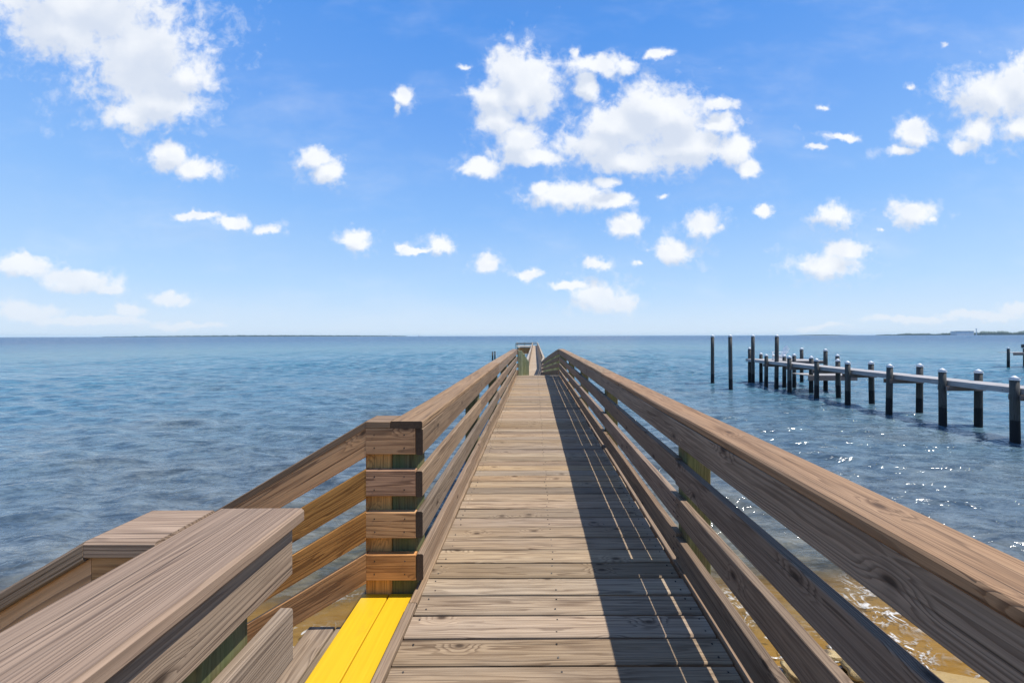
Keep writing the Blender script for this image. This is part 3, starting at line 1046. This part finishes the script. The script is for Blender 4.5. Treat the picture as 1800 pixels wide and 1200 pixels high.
# white adirondack chair facing the near side of the dock
ch = empty('adirondack_chair', (18.1, 28.9, DT), 'white slatted chair with fan back at the end of the grey dock', 'chair')
def chp(x, y_, z):
    return (18.1 - x * 1.12, 28.9 + y_ * 1.12, DT + z * 1.12)          # x: forward
mb = MB()
for k in range(5):
    mb.board(chp(.36 - k * .11, -.27, .36 - k * .032), chp(.36 - k * .11, .27, .36 - k * .032), .10, .02, (1, 0, .3), .003, 0, 2)
mb.build('seat', M['chair'], ch)
mb = MB()
for k in range(-3, 4):
    tp = .98 - .035 * k * k / 1.5
    mb.board(chp(-.10, k * .07, .24), chp(-.40, k * .088, tp), .078, .02, (0, 1, 0), .003, 0, 2)
mb.board(chp(-.17, -.27, .42), chp(-.17, .27, .42), .06, .025, UP, .003, 0, 2)
mb.board(chp(-.33, -.27, .78), chp(-.33, .27, .78), .06, .025, UP, .003, 0, 2)
mb.build('backrest', M['chair'], ch)
for s in (-1, 1):
    mb = MB()
    mb.board(chp(.42, s * .33, .56), chp(-.34, s * .33, .53), .14, .025, (0, 1, 0), .004, 0, 2)
    mb.build('armrest', M['chair'], ch)
    mb = MB()
    mb.board(chp(.34, s * .29, 0), chp(.34, s * .29, .545), .09, .03, (1, 0, 0), .003, 0, 2)
    mb.build('leg', M['chair'], ch)
    mb = MB()
    mb.board(chp(.36, s * .26, .30), chp(-.5, s * .26, .03), .11, .03, UP, .003, 0, 2)
    mb.build('leg', M['chair'], ch)

# the dock at the far edge on the open side
d2 = empty('dock', (53.3, 44.0, WZ), 'distant low dock with a dark bench, beyond the long grey dock', 'dock')
mb = MB()
xq = 53.6
while xq < 66:
    mb.board((xq, 44.0, -0.66), (xq, 45.4, -0.66), .1395, .038, (1, 0, 0), .003, 0, 2)
    xq += .148
mb.build('walkway', M['dock'], d2)
mb = MB()
mb.box((53.6, 43.95, -0.95), (66, 43.995, -0.645))
mb.build('fascia_board', M['fascia'], d2)
for (X, Y) in ((53.2, 44.1), (56.9, 43.8), (60.5, 43.8), (56.9, 45.6), (60.5, 45.6)):
    dup(p0, d2, (X, Y, WZ - .06 if X < 56 else WZ - .5))
bn = empty('bench', (56.3, 44.6, -0.64), 'dark bench standing on the distant dock', 'bench')
mb = MB()
mb.box((55.5, 44.3, -.24), (57.1, 44.75, -.19))
mb.build('seat', M['dark'], bn)
mb = MB()
mb.box((55.5, 44.76, -.14), (57.1, 44.80, .26))
mb.build('backrest', M['dark'], bn)
for xx in (55.6, 57.0):
    mb = MB()
    mb.box((xx - .04, 44.35, -.64), (xx + .04, 44.7, -.242))
    mb.build('leg', M['dark'], bn)

# two lone pilings out on the left
for i, (X, Y, lab) in enumerate(((-6.45, 60.0, 'bare thin piling standing in the bay left of the pier, left of its twin'),
                            (-6.3, 62.0, 'bare thin piling standing in the bay left of the pier, nearest the railing'))):
    mb = MB()
    mb.cyl((0, 0, -2), (0, 0, 1.2), .13, .11, 12, True, None, 4, .02)
    q_ = mb.build('piling', M['pile'], None, None, True)
    q_.location = (X, Y, WZ)
    mb = MB()
    mb.cyl((0, 0, 1.2), (0, 0, 1.3), .13, .05, 12, True, None, 1)
    c_ = mb.build('piling_cap', M['pile'], None, None, True)
    c_.parent = q_
    tag(q_, lab, 'piling', 'pair of pilings left of the pier')

# ------------------------------------------------------------------ rocks on the sand
mt, T, b, o = new_mat('wet_brown_rock')
geo = T.n('ShaderNodeNewGeometry')
n1 = T.noise(geo.outputs['Position'], 7.0, 6, 0.65)
n2 = T.noise(T.vmath('MULTIPLY', geo.outputs['Position'], (9, 9, 26)), 1.0, 5, 0.6, 0.5)
col = T.mix(T.smooth(n1, 0.35, 0.65), (0.30, 0.20, 0.075), (0.42, 0.32, 0.15))
col = T.mix(T.math('MULTIPLY', T.smooth(n2, 0.5, 0.62), 0.85), col, (0.05, 0.03, 0.015))
T.l(col, b.inputs['Base Color'])
b.inputs['Roughness'].default_value = 0.5
bp = T.n('ShaderNodeBump')
bp.inputs['Strength'].default_value = 0.8
bp.inputs['Distance'].default_value = 0.03
T.l(n2, bp.inputs['Height'])
T.l(bp.outputs[0], b.inputs['Normal'])
M['rock'] = mt


def rock(X, Y, sx, sy, sz, rot, label):
    import bmesh
    bm = bmesh.new()
    bmesh.ops.create_icosphere(bm, subdivisions=4, radius=1.0)
    r_ = [random.uniform(0, 6.28) for _ in range(9)]
    for v in bm.verts:
        p = v.co
        k = 1 + .13 * math.sin(p.x * 2.3 + r_[0]) * math.cos(p.y * 2.9 + r_[1]) + .08 * math.sin(p.z * 4.3 + p.x * 3.2 + r_[2]) + .05 * math.sin(p.y * 8 + r_[3] + p.z * 5) + .03 * math.sin(p.x * 13 + r_[4])
        v.co = Vector((p.x * sx * k, p.y * sy * k, min(p.z * k, .72 + .1 * math.sin(p.x * 3 + r_[5])) * sz))
    me = bpy.data.meshes.new('rock')
    bm.to_mesh(me)
    bm.free()
    me.polygons.foreach_set('use_smooth', [True] * len(me.polygons))
    me.materials.append(M['rock'])
    ob = bpy.data.objects.new('rock', me)
    COL.objects.link(ob)
    ob.location = (X, Y, float(bed(np.array(X), np.array(Y))) + sz * .25)
    ob.rotation_euler = (0, 0, rot)
    return tag(ob, label, 'rock', 'rocks on the wet sand below the railing')
rock(2.82, 4.22, .10, .17, .10, .5, 'small narrow brown rock on the sand, seen nearest the deck below the bottom rail')
rock(3.62, 4.28, .25, .18, .13, .2, 'large flat topped tan rock on the wet sand seen between the middle rails')
rock(3.42, 4.55, .24, .06, .06, -.25, 'thin dark streaked rock at the edge of the foam behind the large tan rock')
rock(4.05, 4.22, .16, .12, .09, .9, 'brown rock farthest out along the sand, right of the large tan rock')
rock(3.15, 3.92, .2, .16, .11, 1.2, 'rock nearest the viewer on the sand below the lowest rails')

# ------------------------------------------------------------------ far shore
mt, T, b, o = new_mat('far_woodland')
geo = T.n('ShaderNodeNewGeometry')
n1 = T.noise(T.vmath('MULTIPLY', geo.outputs['Position'], (.02, .02, .06)), 1.0, 4, 0.6)
T.l(T.mix(n1, (0.05, 0.085, 0.075), (0.075, 0.115, 0.095)), b.inputs['Base Color'])
b.inputs['Roughness'].default_value = 0.9
M['wood'] = mt
M['pale'] = simple('pale_building_wall', (0.7, 0.7, 0.7), 0.7)


def treeline(name, a0, a1, dist, hfun, depth, label):
    """a0,a1 in picture-free terms: tangent of the bearing from the pier"""
    n = 420
    us = np.linspace(a0, a1, n)
    top = np.array([hfun((u - a0) / (a1 - a0)) for u in us])
    rows = []
    for fy, fz in ((0, 0), (0, .55), (.15, .85), (.4, 1.0), (.8, .9), (1, 0)):
        rows.append(np.stack([us * (dist + fy * depth), np.full(n, dist + fy * depth), WZ - .5 + top * fz * (1 + .25 * rng.random(n) * (0 < fz < 1))], -1))
    A = np.stack(rows, 0)
    ob = grid_mesh(name, A[..., 0], A[..., 1], A[..., 2], M['wood'], None, False)
    return ob

D1 = 3500.0
def hr_(t):
    base = 5 + 17 * (1 / (1 + math.exp(-(t - .27) * 60))) + 13 * (1 / (1 + math.exp(-(t - .05) * 50)))
    return base * (.75 + .5 * rng.random() * .6 + .25 * math.sin(t * 70) * math.sin(t * 23))
tl = treeline('treeline', (1540 - 940) / 690, (2050 - 940) / 690, D1, hr_, 300, '')
tag(tl, 'hazy blue green wooded shore low on the horizon beyond the grey dock', None, None, 'stuff')
def hl_(t):
    return (9 + 15 * math.sin(t * math.pi)) * (.7 + .6 * rng.random())
t2 = treeline('treeline', (-940 + 180) / 690, (715 - 940) / 690, 6500, hl_, 300, '')
tag(t2, 'very faint low shore on the horizon to the left of the pier', None, None, 'stuff')
def hm_(t):
    return (3 + 9 * math.sin(t * math.pi)) * (.8 + .4 * rng.random())
t3 = treeline('treeline', (1395 - 940) / 690, (1495 - 940) / 690, 6000, hm_, 300, '')
tag(t3, 'small faint wooded point on the horizon above the white chair', None, None, 'stuff')

mb = MB()
xb0 = (1669 - 940) / 690 * D1
for i in range(4):
    mb.box((xb0 + i * 38, D1 - 60, WZ), (xb0 + i * 38 + 36.5, D1 - 8, 30 + (i % 2) * 2), .3)
bl = mb.build('building', M['pale'], None, (xb0, D1 - 30, WZ))
tag(bl, 'long flat roofed pale building on the hazy far shore', 'building')
mb = MB()
for i in range(4):
    mb.box((xb0 + i * 38 - .5, D1 - 61, 30.2 + (i % 2) * 2), (xb0 + i * 38 + 37, D1 - 7, 32 + (i % 2) * 2), .3)
mb.build('roof', M['wood'], bl)
xt = (1698.5 - 940) / 690 * D1
mb = MB()
mb.cyl((xt, D1 - 80, WZ), (xt, D1 - 80, 46), 3.2, 2.4, 12)
tw = mb.build('tower', M['pale'], None, (xt, D1 - 80, WZ))
tag(tw, 'slim tower standing above the treetops of the far shore', 'tower')
mb = MB()
mb.cyl((xt, D1 - 80, 46), (xt, D1 - 80, 54), 5, 4.4, 12)
mb.build('tank', M['pale'], tw)
for i, px in enumerate((687, 737)):
    X = (px - 940) / 690 * 5200
    mb = MB()
    mb.box((X - 9, 5190, WZ - 1), (X + 9, 5205, 9), .3)
    bo = mb.build('ship', M['pale'], None, (X, 5200, WZ))
    mb = MB()
    mb.box((X - 2.5, 5193, 9), (X + 2.5, 5201, 30), .2)
    mb.build('mast', M['pale'], bo)
    tag(bo, 'tiny hazy vessel on the horizon left of the pier, ' + ('farther left of the two' if i == 0 else 'nearer the pier of the two'), 'ship', 'vessels on the horizon')

# small motorboat under way with its wake
import bmesh
def ship_hull():
    mb = MB()
    rows = []
    for (x, w_) in ((-3.4, 1.1), (-1.5, 1.25), (1.0, 1.15), (2.6, .7), (3.7, .05)):
        rows.append([(x, -w_, .95 + max(0, x) * .08), (x, -w_ * .75, 0.0), (x, w_ * .75, 0.0), (x, w_, .95 + max(0, x) * .08)])
    vs = [p for r_ in rows for p in r_]
    fs = []
    for i in range(4):
        for k in range(3):
            fs.append((i * 4 + k, i * 4 + k + 1, i * 4 + 5 + k, i * 4 + 4 + k))
        fs.append((i * 4 + 3, i * 4, i * 4 + 4, i * 4 + 7))
    fs.append((0, 3, 2, 1))
    fs.append((16, 17, 18, 19))
    mb.add(vs, fs)
    return mb
bx, by = (1725 - 940) / 690 * 1050, 1050.0
hb = ship_hull().build('motorboat', M['hull'])
hb.location = (bx, by, WZ - .1)
hb.rotation_euler = (0, 0, R(180))
tag(hb, 'tiny white motorboat crossing in front of the wooded far shore', 'boat')
mb = MB()
mb.box((-.6, -.8, .95), (1.0, .8, 1.9), .1)
cb = mb.build('cabin', M['hull'])
cb.parent = hb
# ------------------------------------------------------------------ air
mt = bpy.data.materials.new('sea_haze')
mt.use_nodes = True
mt.node_tree.nodes.clear()
T = NT(mt.node_tree)
o = T.n('ShaderNodeOutputMaterial')
pv = T.n('ShaderNodeVolumePrincipled')
pv.inputs['Color'].default_value = (0.70, 0.90, 1.0, 1)
pv.inputs['Density'].default_value = 0.00003
pv.inputs['Anisotropy'].default_value = 0.0
T.l(pv.outputs[0], o.inputs['Volume'])
S = 31000.0
me = bpy.data.meshes.new('haze')
zl, zh = WZ - 5.0, 75.0
me.from_pydata([(-S, -S, zl), (S, -S, zl), (S, S, zl), (-S, S, zl), (-S, -S, zh), (S, -S, zh), (S, S, zh), (-S, S, zh)], [],
               [(0, 3, 2, 1), (4, 5, 6, 7), (0, 1, 5, 4), (1, 2, 6, 5), (2, 3, 7, 6), (3, 0, 4, 7)])
me.materials.append(mt)
hz = bpy.data.objects.new('haze', me)
COL.objects.link(hz)
tag(hz, 'thin sea haze over the bay', None, None, 'stuff')
# ------------------------------------------------------------------ end
